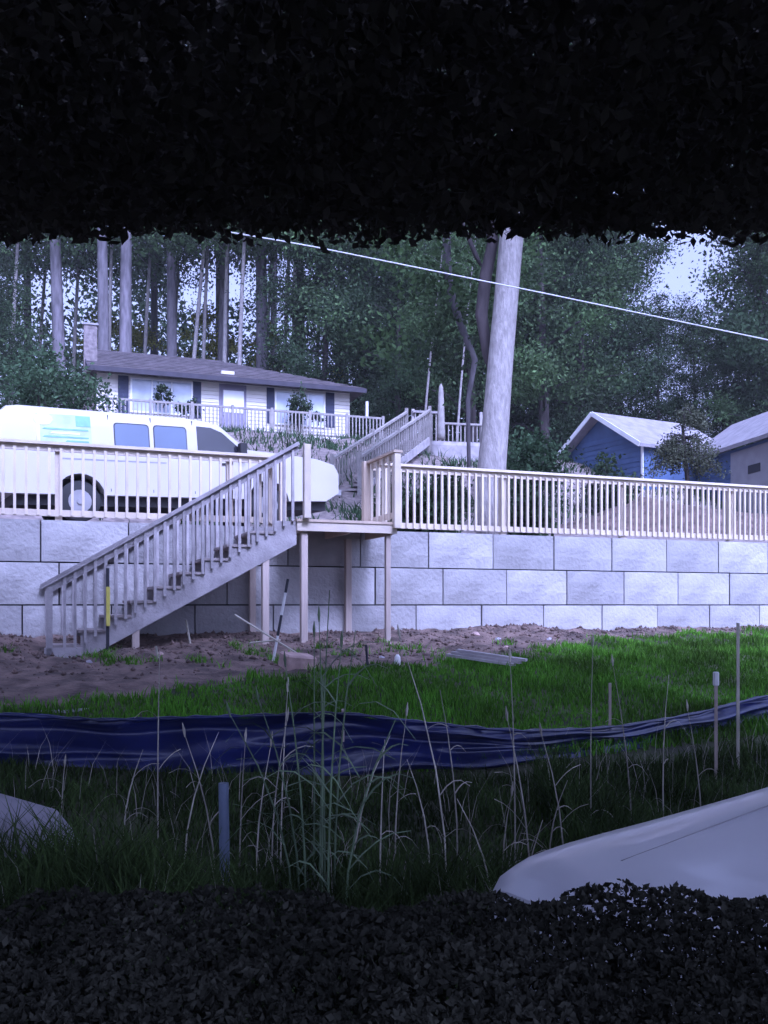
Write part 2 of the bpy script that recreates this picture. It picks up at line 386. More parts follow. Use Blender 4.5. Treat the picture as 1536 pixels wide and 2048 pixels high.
def panel(name, pts, yf, proud, m, parent):      # thin panel following the side surface
    mb = MB(); n = len(pts)
    vs = [(x, yf(z)-proud, z) for x, z in pts] + [(x, yf(z)+.02, z) for x, z in pts]
    mb.add(vs, [tuple(range(n)), tuple(range(2*n-1,n-1,-1))] + [(i, i+n, (i+1)%n+n, (i+1)%n) for i in range(n)])
    return ob(name, (mb, m), parent)
def wheel(parent, x, y, z, r, w, s):
    t = ob('wheel', (MB().tube([(0,-w/2,0),(0,-w/2+.02,0),(0,w/2-.02,0),(0,w/2,0)], [r*.93,r,r,r*.93], 24), M['tyre'], True), parent, (x, y, z))
    ob('rim', (MB().tube([(0,s*(w/2-.03),0),(0,s*(w/2+.006),0)], [r*.6,r*.55], 18).tube([(0,s*(w/2),0),(0,s*(w/2+.03),0)], r*.16, 10), M['rim']), t)
    return t
# van: x runs from tail (0) to nose (L), local -y is the side that faces the camera
vr = Vector((-6.62, 15.35)); vn = Vector((-.86, 18.75)); vd = vn - vr; VL = vd.length
zr = 1.44
van = empty('van', (vr.x, vr.y, zr), math.atan2(vd.y, vd.x), 'white full-size van with a faded green and yellow side graphic, parked above the wall', 'van')
vu = vd.normalized(); vo = vr - Vector((vu.y, -vu.x))*.98
van.location = (vo.x, vo.y, zr); van.rotation_euler[1] = R(-2.0)      # the drive climbs to the right
ax_r, ax_f = 1.42, 5.05
prof = [(.10,.48),(ax_r-.44,.48)] + arch(ax_r,.42,.44,.48)[::-1][1:-1] + [(ax_r+.44,.48),(ax_f-.44,.48)] + arch(ax_f,.42,.44,.48)[::-1][1:-1] + [(ax_f+.44,.46),(VL-.35,.48),(VL-.02,.66),(VL-.01,1.06),(VL-.12,1.24),(VL-.55,1.34),(4.62,1.45),(4.06,1.90),(3.86,2.01),(3.4,2.06),(.45,2.09),(.25,2.05),(.13,1.92),(.02,1.2),(.0,.6)]
def vfn(c):
    z = c.z; s = 1 if c.y > 0 else -1; ay = abs(c.y)
    k = 1.0 - .10*max(0,(z-1.15)/.95)**1.3 if z > 1.15 else 1.0
    if z > 1.9: k *= math.sqrt(max(.3, 1-((z-1.9)/.2)**2*.25))
    e = max(0, (c.x-(VL-.9))/.9); k *= 1-.10*e*e; e2 = max(0, (.3-c.x)/.3); k *= 1-.03*e2*e2
    if z > 1.95: c.z = z - .05*(ay/.98)**4
    c.y = s*ay*k; return c
zc = [.7,.95,1.15,1.3,1.5,1.7,1.85,1.95,2.0,2.04]
body('body', prof, .98, zc, [.2,.5,1,2,3,3.6,4.0,4.3,4.6,5,5.4,5.8,VL-.3,VL-.15], vfn, M['vanpaint'], van)
yf = lambda z: -.98*(1-.10*max(0,(z-1.15)/.95)**1.3)
P_ = lambda px: (lambda k: k)(None)
def vx(px):                                      # along-van coordinate of an image column on the near side
    c = (px-768)/1800.; d = vd.normalized(); a = vr
    return -(a.x - c*a.y)/(d.x - c*d.y)
w1 = rrect(vx(237), vx(304), 1.30, 1.80); w2 = rrect(vx(316), vx(379), 1.30, 1.80)
for w in (w1, w2):
    cx = sum(p[0] for p in w)/len(w)
    fr = panel('window_frame', [(cx+(x-cx)*1.06, 1.55+(z-1.55)*1.08) for x, z in w], yf, .004, M['black'], van)
    panel('window', w, yf, .010, M['glass'], van)
fw = [(vx(401),1.28),(vx(492),1.28),(vx(470),1.47),(vx(440),1.76),(vx(401),1.82)]
fw = [(vx(401),1.30),(4.60,1.30),(4.50,1.44),(4.12,1.76),(3.9,1.84),(vx(401),1.85)]
panel('front_window', fw, yf, .008, M['cabglass'], van)
ob('windscreen', (MB().add([(4.61,-.80,1.46),(4.61,.80,1.46),(4.10,.74,1.90),(4.10,-.74,1.90),(4.57,-.80,1.40),(4.57,.80,1.40),(4.04,.74,1.86),(4.04,-.74,1.86)],[(0,1,2,3),(7,6,5,4),(0,3,7,4),(1,5,6,2),(0,4,5,1),(3,2,6,7)]), M['cabglass']), van)
for xx in (vx(393), 4.66, vx(310), vx(225)): panel('door_seam', [(xx-.006,.55),(xx+.006,.55),(xx+.006,1.95),(xx-.006,1.95)] if xx<4.2 else [(xx-.006,.95),(xx+.006,.95),(xx+.006,1.3),(xx-.006,1.3)], yf, .003, M['black'], van)
panel('sliding_track', [(1.0,1.10),(3.0,1.10),(3.0,1.125),(1.0,1.125)], yf, .004, M['rim'], van)
# graphic on the rear quarter: faded sun, teal heading block and unreadable smears
gx0, gx1 = vx(80), vx(190)
panel('side_graphic', [(gx0,1.36),(gx1,1.36),(gx1,1.90),(gx0,1.90)], yf, .003, M['decalp'], van)
panel('graphic_heading', [(vx(160),1.70),(gx1-.01,1.70),(gx1-.01,1.89),(vx(160),1.89)], yf, .006, M['decalg'], van)
panel('graphic_sun', [(vx(95)+.17*math.cos(a*.5),1.80+.11*math.sin(a*.5)) for a in range(12)], yf, .007, M['decaly'], van)
panel('graphic_edge', [(gx0,1.37),(gx0+.06,1.37),(gx0+.06,1.76),(gx0,1.76)], yf, .006, M['decaly'], van)
for k in range(4):
    x0 = gx0+.1+.13*(k%2)+.25*(k==3); zz = 1.62-.07*k
    panel('graphic_lettering', [(x0,zz),(gx1-.05-.15*(k==1),zz),(gx1-.05-.15*(k==1),zz+.028),(x0+.03,zz+.028)], yf, .006, M['decalg'] if k!=1 else M['winframe'], van)
for s in (-1,1):
    wheel(van, ax_r, s*.80, .37, .37, .22, s); wheel(van, ax_f, s*.83, .37, .37, .22, s)
    ob('tail_lamp', (MB().box(-.012,.09, s*.955-.03, s*.955+.03, .82,1.20), M['tail'], False, .01), van)
    ob('head_lamp', (MB().box(VL-.06,VL+.015, s*.68-.12, s*.68+.12, .84,1.03), M['lamp'], False, .01), van)
ob('grille', (MB().box(VL-.04,VL+.008,-.52,.52,.80,1.04), M['black']), van)
ob('front_bumper', (MB().box(VL-.16,VL+.06,-.88,.88,.60,.74), M['rim'], False, .02), van)
ob('rear_bumper', (MB().box(-.10,.06,-.92,.92,.46,.62), M['rim'], False, .02), van)
ob('mirror', (MB().box(4.42,4.56,-1.14,-.99,1.30,1.55).box(4.46,4.52,-1.0,-.93,1.33,1.37), M['black'], False, .01), van)
ob('underbody', (MB().box(.3,VL-.3,-.8,.8,.30,.52).box(ax_r-.4,ax_r+.4,-.62,.62,.3,.8).box(ax_f-.4,ax_f+.4,-.62,.62,.3,.8), M['black']), van)
ob('door_handle', (MB().box(4.05,4.2,-1.0,-.975,1.12,1.16), M['black']), van)

# pale car, nose near the bottom right corner
car = empty('car', (.72, 2.87, -1.74), R(31), 'pale silver car whose smooth bonnet shows at the bottom right', 'car')
CL = 5.0
cprof = [(.12,.22),(.40,.22)] + arch(.80,.30,.36,.25)[::-1][1:-1] + [(1.18,.22),(3.62,.22)] + arch(4.0,.30,.36,.25)[::-1][1:-1] + [(4.4,.22),(CL-.1,.28),(CL,.5),(CL-.03,.95),(CL-.3,1.02),(4.2,1.32),(3.7,1.40),(3.3,1.41),(2.95,1.34),(2.3,.92),(1.6,.86),(1.0,.815),(.5,.785),(.25,.765),(.12,.735),(.04,.67),(0,.5)]
def cfn(c):
    z = c.z; s = 1 if c.y > 0 else -1; ay = abs(c.y); f = ay/.86
    e = max(0, (1.0-c.x)/1.0); k = 1 - .09*e**3; e2 = max(0,(c.x-3.6)/.8); k *= 1-.14*e2*e2
    if z > .9: k *= 1-.34*max(0,(z-.9)/.5)**1.1
    if z > .5 and c.x < 2.4: c.z = z - .05*f**3 - (.05*max(0,f-.85)/.15)
    if z > 1.3: c.z -= .04*f*f
    if c.x < .5: c.x += (.10*f**4)*(1-c.x/.5)
    c.y = s*ay*k; return c
body('body', cprof, .86, [.3,.4,.5,.6,.66,.72,.78,.84,.9,1.0,1.1,1.2,1.3,1.36], [.1,.2,.35,.5,.65,.8,1.0,1.2,1.4,1.7,2,2.4,2.8,3.3,3.8,4.1,4.3], cfn, M['carpaint'], car)
cy = lambda z: -.86*(1-.34*max(0,(z-.9)/.5)**1.1)
ob('windscreen', (MB().add([(2.38,-.66,.99),(2.38,.66,.99),(2.92,.56,1.345),(2.92,-.56,1.345),(2.38,-.66,.95),(2.38,.66,.95),(2.92,.56,1.30),(2.92,-.56,1.30)],[(0,1,2,3),(7,6,5,4),(0,3,7,4),(1,5,6,2),(0,4,5,1),(3,2,6,7)]), M['cabglass']), car)
panel('side_window', [(2.65,.98),(4.1,.98),(3.9,1.28),(3.05,1.29)], cy, .006, M['cabglass'], car)
panel('side_window', [(2.65,.98),(4.1,.98),(3.9,1.28),(3.05,1.29)], lambda z: -cy(z)-.014, 0, M['cabglass'], car)
for s in (-1,1):
    wheel(car, .80, s*.74, .30, .30, .18, s); wheel(car, 4.0, s*.74, .30, .30, .18, s)
    ob('headlight', (MB().box(.12,.26,s*.50-.12,s*.50+.12,.47,.60), M['lamp'], False, .02), car)
    # faint pressed crease along the bonnet
    ob('bonnet_crease', (MB().tube([(.42,s*.36,.773),(.9,s*.42,.803),(1.5,s*.48,.846),(2.2,s*.50,.905)], .0035, 6), M['rim'], True), car)
ob('grille', (MB().box(-.012,.1,-.34,.34,.36,.52), M['black'], False, .01), car)

# ------------------------------------------------------------------ white house on the hill
ha = Vector((-11.6, 36.4)); hb = Vector((-1.55, 40.0)); hd = (hb-ha); HL = hd.length; hrz = math.atan2(hd.y, hd.x); hb0 = 7.1
house = empty('house', (ha.x, ha.y, hb0), hrz, 'white single-storey house with blue shutters and a dark hipped roof on the hill', 'house')
def on(px, A, B, off=0.):
    d = (B-A).normalized(); n = Vector((d.y,-d.x)); a = A + n*off; c = (px-768)/1800.
    return -(a.x - c*a.y)/(d.x - c*d.y)
hx = lambda px: on(px, ha, hb)
mb = MB(); mb.box(0,HL,.0,7,-2.2,2.42); ob('wall', (mb, M['siding']), house)
nsd = 15
for k in range(nsd):                                # siding boards, proud of the wall
    z = .0 + k*2.4/nsd
    ob('siding_board', (MB().add([(-.02,-.035,z),(HL+.02,-.035,z),(HL+.02,-.012,z+2.4/nsd-.012),(-.02,-.012,z+2.4/nsd-.012),(-.02,.01,z),(HL+.02,.01,z),(HL+.02,.01,z+2.4/nsd-.012),(-.02,.01,z+2.4/nsd-.012)],[(0,1,2,3),(4,7,6,5),(0,4,5,1),(3,2,6,7),(0,3,7,4),(1,5,6,2)]), M['siding']), house)
def window(par, x0, x1, z0, z1, mull=1):
    w = ob('window', (MB().box(x0,x1,-.055,-.036,z0,z1), M['winglass']), par)
    f = MB(); t = .07
    f.box(x0-t,x0,-.09,-.037,z0-t,z1+t); f.box(x1,x1+t,-.09,-.037,z0-t,z1+t); f.box(x0,x1,-.09,-.037,z1,z1+t); f.box(x0,x1,-.09,-.037,z0-t,z0)
    for i in range(mull): xm = x0+(x1-x0)*(i+1)/(mull+1); f.box(xm-.025,xm+.025,-.085,-.056,z0,z1)
    ob('frame', (f, M['winframe']), w); return w
window(house, hx(264), hx(382), .85, 2.15, 2); window(house, hx(552), hx(646), .75, 2.1, 2)
for a, b in ((236,257),(385,402),(533,548),(651,668)):
    x0, x1 = hx(a), hx(b)
    s_ = ob('shutter', (MB().box(x0,x1,-.075,-.036,.72,2.25), M['shutter'], False, .008), house)
    for k in range(9): ob('slat', (MB().box(x0+.04,x1-.04,-.088,-.0755,.80+k*.155,.90+k*.155), M['shutter']), s_)
dx0, dx1 = hx(438), hx(492)
ob('doorway', (MB().box(dx0,dx1,-.07,-.036,.0,2.25), M['door']), house)
dr = ob('door', (MB().box(dx0+.1,dx1-.1,-.10,-.071,.02,2.12), M['door'], False, .01), house)
ob('pane', (MB().box(hx(446),hx(489)-.05,-.115,-.101,1.05,1.98), M['winframe']), dr); ob('handle', (MB().box(dx0+.16,dx0+.2,-.15,-.101,.9,1.0), M['rim']), dr)
# roof: gable on the left, long hip on the right
oh = .55; rz_ = 2.42; rh = 1.75; e0, e1 = -.4, HL+.6
rv = [(e0,-oh,rz_),(e1,-oh,rz_),(e1,7+oh,rz_),(e0,7+oh,rz_),(e0,3.5,rz_+rh),(5.2,3.5,rz_+rh)]
rf = ob('roof', (MB().add(rv+[(x,y,z-.12) for x,y,z in rv[:4]], [(0,1,5,4),(1,2,5),(2,3,4,5),(3,0,4),(6,9,8,7),(0,6,7,1),(1,7,8,2),(2,8,9,3),(3,9,6,0)]), M['roof']), house)
ob('gutter', (MB().box(e0,e1,-oh-.10,-oh-.003,rz_-.19,rz_+.0), M['fascia']), rf)
ob('gable_board', (MB().bar((e0-.03,-oh,rz_-.02),(e0-.03,3.5,rz_+rh-.02),.04,.18), M['fascia']), rf)
for k in range(11):                                  # shingle courses
    f0 = k/11.; y0 = -oh+(3.5+oh)*f0; z0 = rz_+rh*f0; x1 = e1+(5.2-e1)*f0
    ob('shingle_course', (MB().add([(e0,y0-.02,z0+.035),(x1-.1,y0-.02,z0+.035),(x1-.3*1,y0+.36,z0+.168),(e0,y0+.36,z0+.168),(e0,y0-.02,z0+.004),(x1-.1,y0-.02,z0+.004)],[(0,1,2,3),(4,5,1,0)]), M['roof']), rf)
ch = ob('chimney', (MB().box(-.50,.02,.5,1.1,-1.2,4.35), M['chim']), house); ob('chimney_cap', (MB().box(-.55,.07,.45,1.15,4.351,4.42), M['slab']), ch)
ob('roof_vent', (MB().box(5.0,5.55,-.1,.12,2.66,2.80), M['siding'], False, .01), rf)
ob('porch_lamp', (MB().box(HL+.62,HL+.74,-.5,-.38,1.2,1.9), M['lamp'], False, .01), house)
# wreath-like dark plants before the windows
def shrub(name, x, y, z, rx, ry, h, n, size, m, label, cat, group=None, seed=1, stem=True):
    r = np.random.default_rng(seed); e = empty(name, (x,y,z), rnd.uniform(0,6), label, cat, group)
    nc = max(5, n//110); cc = r.normal(size=(nc,3)); cc /= np.linalg.norm(cc,axis=1)[:,None]; cc *= r.uniform(.35,1,nc)[:,None]
    cc = cc*np.array([rx*.85,ry*.85,h*.42]) + np.array([0,0,h*.52])
    C = cc[r.integers(0,nc,n)] + r.normal(size=(n,3))*np.array([rx,ry,h*.5])*.2
    C[:,2] = np.abs(C[:,2])
    ob('foliage', leaves('foliage', C, size, m, r), e)
    if stem:
        mb = MB()
        for k in range(5): c = cc[r.integers(0,nc)]; mb.tube([(0,0,-.1),(c[0]*.4,c[1]*.4,c[2]*.55),tuple(c)], [.03,.02,.008], 5)
        ob('stem', (mb, M['darkbark']), e)
    return e
def hpt(px, off): x = on(px, ha, hb, off); d = hd.normalized(); n = Vector((d.y,-d.x)); p = ha + n*off + d*x; return p
p = hpt(326,.5); shrub('hanging_plant', p.x, p.y, 8.15, .42,.3,.9, 500,.12, M['leafd'], 'dark bushy plant in front of the left window of the white house','plant','dark plants on the deck before the windows',11)
p = hpt(377,1.0); shrub('potted_plant', p.x, p.y, 7.55, .75,.4,.95, 600,.13, M['leafd'], 'low dark spreading plant below the shutter right of the left window','plant','dark plants on the deck before the windows',12)
p = hpt(600,1.0); shrub('potted_plant', p.x, p.y, 7.35, .72,.5,1.75, 1400,.13, M['leafd'], 'large round dark shrub in front of the right window of the white house','plant','dark plants on the deck before the windows',13)
p = hpt(637,1.1); shrub('potted_plant', p.x, p.y, 7.75, .5,.3,.5, 300,.12, M['leafd'], 'small dark sprawling plant beside the round shrub at the right window','plant','dark plants on the deck before the windows',14)
# deck along the house
DP = 1.7
deck = empty('house_deck', (ha.x, ha.y, hb0-.1), hrz, 'long white deck with a baluster railing along the front of the house', 'deck')
dx0 = on(212, ha, hb, DP); dx1 = on(768, ha, hb, DP)
for k in range(12): ob('deck_board', (MB().box(dx0,dx1,-DP+.14*k,-DP+.132+.14*k,-.05,0), M['deckwood']), deck)
ob('skirt', (MB().box(dx0,dx1,-DP+.01,-DP+.05,-.45,-.052), M['deckwood']), deck)
ob('top_rail', (MB().box(dx0,dx1,-DP-.03,-DP+.07,.98,1.06), M['deckwood']), deck); ob('bottom_rail', (MB().box(dx0,dx1,-DP,-DP+.04,.10,.16), M['deckwood']), deck)
db = me_box('baluster', .045, .045, .85, M['deckwood'])
x = dx0+.1
while x < dx1: ob('baluster', db, deck, (x,-DP-.024,.12)); x += .155
for x in np.linspace(dx0+.05, dx1-.05, 8): ob('post', (MB().box(x-.05,x+.05,-DP-.06,-DP+.03,-1.2,1.12), M['deckwood']), deck)
# far stair and platform right of the house
sA = Vector((-1.15, 27.0, 3.35)); sB = Vector((1.25, 33.0, 6.05)); dv = sB - sA; sdir = Vector((dv.x,dv.y)).normalized(); sn = Vector((sdir.y,-sdir.x))
hs = empty('hill_stair', tuple(sA), math.atan2(dv.y,dv.x), 'weathered stair with baluster rails climbing the bank to the platform beside the house', 'stair')
LL = math.hypot(dv.x,dv.y); HH = dv.z
for yy in (-.45,.45):
    ob('stringer', (MB().bar((0,yy,-.05),(LL,yy,HH-.05),.05,.28), M['stairwood']), hs)
    ob('handrail', (MB().bar((0,yy,1.05),(LL,yy,HH+1.05),.12,.07), M['deckwood']), hs)
    for k in range(30):
        f = (k+.5)/30; ob('baluster', me_box('baluster',.045,.045,1.0,M['deckwood']) if k == 0 else bpy.data.meshes['baluster'] if False else db, hs, (LL*f, yy, HH*f+.12))
    for f in (0,.5,1): ob('post', (MB().box(LL*f-.05,LL*f+.05,yy-.05,yy+.05,HH*f-.5,HH*f+1.2), M['deckwood']), hs)
for k in range(14): f = (k+.5)/14; ob('tread', (MB().box(LL*f-.17,LL*f+.17,-.42,.42,HH*f-.02,HH*f+.03), M['tread']), hs)
pf = empty('platform_deck', (1.05, 33.0, 6.05), R(12), 'small raised wooden platform with a railing between the hill stair and the trunk', 'deck')
ob('floor', (MB().box(0,2.7,0,2,-.14,0), M['stairwood']), pf); ob('top_rail', (MB().box(0,1.05,-.06,.05,1.0,1.08), M['stairwood']), pf)
ob('top_rail', (MB().box(1.1,2.7,-.06,.05,.62,.69), M['deckwood']), pf); ob('skirt', (MB().box(0,2.7,.002,.04,-1.2,-.142), M['stairwood']), pf)
for k in range(17): ob('baluster', (MB().box(.08+k*.158,.12+k*.158,-.02,.02,0,1.0 if k<6 else .62), M['deckwood']), pf)
for x in (0.03,1.05,2.65): ob('post', (MB().box(x-.05,x+.05,.05,.15,-1.6,1.15), M['stairwood']), pf)
ob_ = ob('garden_obelisk', (MB().tube([(0,0,0),(0,0,.2),(0,0,1.6),(0,0,1.85),(0,0,2.0)],[.16,.15,.10,.08,.02],8), M['deckwood'], True), None, (PX(882,32.4), 32.4, PZ(862,32.4)-.3))
tag(ob_, 'pale pointed post standing beside the hill platform railing', 'garden post')

# ------------------------------------------------------------------ blue outbuilding
g0 = Vector((PX(1126,37),37)); g1 = Vector((PX(1286,33.0),33.0)); w1_ = Vector((PX(1388,34.6),34.6)); g2 = Vector((PX(1640,27.0),27.0))
gd = g1-g0; GL = gd.length; gb = 3.3
gar = empty('blue_garage', (g0.x,g0.y,gb), math.atan2(gd.y,gd.x), 'small blue gabled garage with a pale grey roof and white corner trim', 'garage')
eh = PZ(889,33.0)-gb; apx = GL*.5; aph = PZ(836,35)-gb
DPT = 4.3
ob('wall', (MB().prism([(0,-1),(GL,-1),(GL,eh),(apx,aph),(0,eh)],'y',0,DPT), M['bluewall']), gar)
for k in range(16):                                  # lap boards on the gable
    z = .1+k*.19
    if z > aph-.25: break
    l_, r__ = (0, GL) if z+.19 < eh else (apx*(z+.19-eh)/(aph-eh), GL-(GL-apx)*(z+.19-eh)/(aph-eh))
    ob('lap_board', (MB().add([(l_,-.03,z),(r__,-.03,z),(r__,-.01,z+.18),(l_,-.01,z+.18),(l_,.01,z),(r__,.01,z)],[(0,1,2,3),(4,5,1,0)]), M['bluewall']), gar)
ob('corner_trim', (MB().box(GL-.04,GL+.06,-.07,-.031,-.9,eh), M['winframe']), gar)
gr = ob('roof', (MB().prism([(-.32,eh-.26),(apx,aph+.05),(GL+.28,eh-.14),(GL+.28,eh-.02),(apx,aph+.19),(-.32,eh-.12)],'y',-.45,DPT+.4), M['paleroof']), gar)
ob('rake_board', (MB().bar((-.34,-.47,eh-.18),(apx,-.47,aph+.12),.04,.17).bar((apx,-.47,aph+.12),(GL+.3,-.47,eh-.07),.04,.17), M['winframe']), gr)
ob('window', (MB().box(.35,1.1,-.045,-.031,.9,1.7), M['winglass']), gar)
ob('frame', (MB().box(.27,.35,-.06,-.031,.82,1.78).box(1.1,1.18,-.06,-.031,.82,1.78).box(.35,1.1,-.06,-.031,1.7,1.78), M['winframe']), gar)
wd = g2-w1_; WL = wd.length
wing = empty('blue_shed', (w1_.x,w1_.y,gb), math.atan2(wd.y,wd.x), 'long blue shed with a wide grey door at the right edge', 'shed')
eh2 = eh-.40
ob('wall', (MB().box(0,WL,0,4,-1.4,eh2), M['bluewall']), wing)
for k in range(12): 
    z = .05+k*.19
    if z+.19 < eh2: ob('lap_board', (MB().add([(0,-.03,z),(WL,-.03,z),(WL,-.01,z+.18),(0,-.01,z+.18),(0,.01,z),(WL,.01,z)],[(0,1,2,3),(4,5,1,0)]), M['bluewall']), wing)
ob('roof', (MB().prism([(-.4,eh2-.08),(1.8,eh2+1.42),(4.4,eh2-.08),(4.4,eh2+.04),(1.8,eh2+1.58),(-.4,eh2+.06)],'x',-.4,WL+.3), M['paleroof']), wing)
wx0 = on(1464,w1_,g2); wx1 = on(1570,w1_,g2)
dd = ob('door', (MB().box(wx0,wx1,-.06,-.031,-.6,eh2-.12), M['greydoor'], False, .008), wing)
ob('door_vent', (MB().box(on(1500,w1_,g2),on(1524,w1_,g2),-.08,-.061,PZ(942,30)-gb,PZ(925,30)-gb), M['black']), dd)

# ------------------------------------------------------------------ trees
def tree_parts(seed, H, r0, cb, cr, nclump, nleaf, lsize, lm, bm_, droop=0., lean=(0,0), nl=10, ctop=None, clump=.75):
    r = np.random.default_rng(seed); mb = MB(); pts = []; rad = []
    for i in range(9):
        f = i/8; pts.append((lean[0]*H*f + .012*H*math.sin(3*f+seed), lean[1]*H*f + .010*H*math.cos(2.3*f+seed), -1.2+(H+1.2)*f)); rad.append(r0*(1-.82*f)+.01)
    rad[0] *= 1.35
    mb.tube(pts, rad, 10); ends = []
    top = H if ctop is None else ctop
    for k in range(nl):
        f = cb/H + (1-cb/H)*(k+.3)/nl; i = f*8; a = Vector(pts[int(i)]).lerp(Vector(pts[min(8,int(i)+1)]), i-int(i))
        th = k*2.4+seed; ln = cr*(1-.55*((f*H-cb)/(H-cb))**1.3)*r.uniform(.8,1.1)
        e = a + Vector((math.cos(th)*ln, math.sin(th)*ln, ln*(.35-droop)))
        m_ = a.lerp(e,.5) + Vector((0,0,ln*.1)); mb.tube([a,m_,e], [rad[0]*.26*(1-f*.6), rad[0]*.16*(1-f*.6), .012], 6)
        for q in (.35,.55,.75,.95): ends.append(a.lerp(e,q))
    E = np.array([tuple(e) for e in ends]); cc = E[r.integers(0,len(E),nclump)] + r.normal(size=(nclump,3))*cr*.16
    w = r.integers(0,nclump,nleaf); C = cc[w] + r.normal(size=(nleaf,3))*np.array([1,1,.6])*clump*r.uniform(.5,1.2,nclump)[w][:,None]
    return mb.mesh('trunk', bm_, True), leaves('crown', C, lsize, lm, r)
TK = {}
TK['tall0'] = tree_parts(21, 36, .40, 18, 4.4, 80, 17000, .21, M['leafd'], M['greybark'], .3, nl=18, clump=1.0)
TK['tall1'] = tree_parts(22, 33, .36, 14, 3.8, 80, 15000, .20, M['leafd'], M['greybark'], .35, (.01,.0), nl=18, clump=1.0)
TK['thin'] = tree_parts(23, 26, .13, 12, 2.8, 30, 5000, .26, M['leafm'], M['bark'], .1, (.02,0), nl=10, clump=.9)
TK['bro0'] = tree_parts(24, 24, .32, 2.6, 5.2, 130, 42000, .22, M['leafm'], M['darkbark'], .15, nl=20, clump=.9)
TK['bro1'] = tree_parts(25, 20, .28, 2.2, 4.8, 120, 36000, .21, M['leafd'], M['darkbark'], .2, nl=20, clump=.9)
TK['yel'] = tree_parts(26, 14, .12, 3, 2.6, 34, 4500, .26, M['leafb'], M['darkbark'], .1, nl=10, clump=.7)
def plant_tree(kind, px, Z, label, group, sc=1., rz=None, name='forest_tree', lean=0.):
    x = PX(px, Z); e = empty(name, (x, Z, gz(x,Z)-.1), rnd.uniform(0,6) if rz is None else rz, label, 'tree', group)
    e.scale = (sc*rnd.uniform(.92,1.08),)*2 + (sc,)
    if lean: e.rotation_euler[1] = lean
    ob('trunk', TK[kind][0], e); ob('crown', TK[kind][1], e); return e
GL_ = 'tall forest trees behind the house'
for px, Z, k in ((-60,52,'tall0'),(60,60,'tall1'),(112,49,'tall0'),(196,47,'tall1'),(264,48,'tall0'),(300,62,'tall1'),(333,50,'tall1'),(430,60,'tall0'),(452,51,'tall1'),(512,50,'tall0'),(555,66,'tall1'),(610,53,'tall0'),(675,62,'tall1')):
    plant_tree(k, px, Z, 'tall conifer with a bare grey trunk in the forest behind the white house', GL_)
for px, Z, ln in ((383,49,.05),(486,47,.0),(575,50,.0),(460,49,-.02),(240,56,.02),(152,54,0),(30,50,0),(78,55,.02),(228,50,-.02),(292,52,.01),(352,55,0),(412,50,.0),(535,52,.01),(598,48,-.02),(640,50,0)):
    plant_tree('thin', px, Z, 'thin pale trunk among the conifers behind the white house', 'thin pale trees behind the house', 1, 0, lean=ln)
GB = 'broad leafy trees filling the slope right of the house'
for px, Z, k, sc in ((650,46,'bro1',.8),(720,47,'bro0',.95),(790,52,'bro0',1.1),(800,44,'bro1',.7),(880,50,'bro0',1.05),(940,46,'bro0',.9),(1010,55,'bro1',1.2),(1080,46,'bro0',.95),(1070,60,'bro0',1.1),(1170,48,'bro1',.85),(1240,50,'bro0',.66),(1320,48,'bro1',.46),(1390,50,'bro0',.40),(1450,46,'bro1',.42),(1530,46,'bro0',.72),(1640,44,'bro1',1.2),(1620,58,'bro1',1.25),(1700,50,'bro0',1.2),(1190,66,'bro0',.8),(-20,46,'bro1',.5),(-100,50,'bro0',1.)):
    plant_tree(k, px, Z, 'broad leafy tree in the dense green mass on the slope' if px > 600 else 'bushy tree at the left end of the forest', GB if px > 600 else 'bushy trees at the left end of the forest', sc)
for px, Z, sc in ((415,56,.75),(445,54,.6),(290,58,.7),(690,50,.5),(215,60,.8),(525,58,.7)):
    plant_tree('yel', px, Z, 'small yellow-green tree glowing between the dark forest trunks', 'yellow-green saplings in the forest', sc)
plant_tree('thin', 850, 40, 'thin pale leaning sapling between the house and the big trunk', None, .45, 0, 'sapling', .06)
plant_tree('thin', 918, 38, 'thin pale sapling just left of the big grey trunk', None, .4, 0, 'sapling', .05)
# far wood as one mass
r = np.random.default_rng(5); n = 120000
fx = r.uniform(-60,75,n); fy = r.uniform(70,92,n); top = 13 + 5*np.sin(fx*.21)+3*np.sin(fx*.55+1) + np.where(np.abs(fx-27)<7, -8, 0) + np.where(fx<-3, 3, 0)
fz = ground(fx,fy) + top*r.uniform(0,1,n)**.8
tag(ob('far_woodland', leaves('far_woodland', np.stack([fx,fy,fz],1), .5, M['leafd'], r)), 'dark mass of far woodland behind all the trees', 'woodland', kind='stuff')

# the big pale trunk, leaning right, with a dark limb behind its left side
bt = empty('big_pale_tree', (PX(984,18), 18, 1.3), 0, 'big pale smooth tree trunk leaning right above the railing', 'tree')
bx, bz = bt.location.x, 1.3
pts = []; rad = []
for py, cx, w in ((1100,982,64),(1000,983,60),(930,984,57),(850,991,54),(760,998,51),(700,1003,50),(600,1012,48),(540,1017,48),(475,1023,48),(300,1034,42),(150,1040,34),(0,1046,26)):
    pts.append((PX(cx,18)-bx, 0, PZ(py,18)-bz)); rad.append(w/200)
ob('trunk', (MB().tube(pts, rad, 20), M['bark'], True), bt)
lim = [(1000,780,.03),(978,700,.11),(966,620,.13),(975,540,.13),(990,470,.12),(960,300,.09),(900,120,.05)]
ob('dark_limb', (MB().tube([(PX(x,18)-bx, .30, PZ(y,18)-bz) for x,y,_ in lim], [a for _,_,a in lim], 10), M['darkbark'], True), bt)
lim = [(965,520,.03),(955,500,.05),(930,440,.04),(905,380,.03)]
ob('dark_limb', (MB().tube([(PX(x,18)-bx, .30, PZ(y,18)-bz) for x,y,_ in lim], [a for _,_,a in lim], 8), M['darkbark'], True), bt)
r = np.random.default_rng(44); cc = np.stack([r.uniform(-6,6,80), r.uniform(-3,4,80), r.uniform(8.3,12,80)],1)
w = r.integers(0,80,26000)
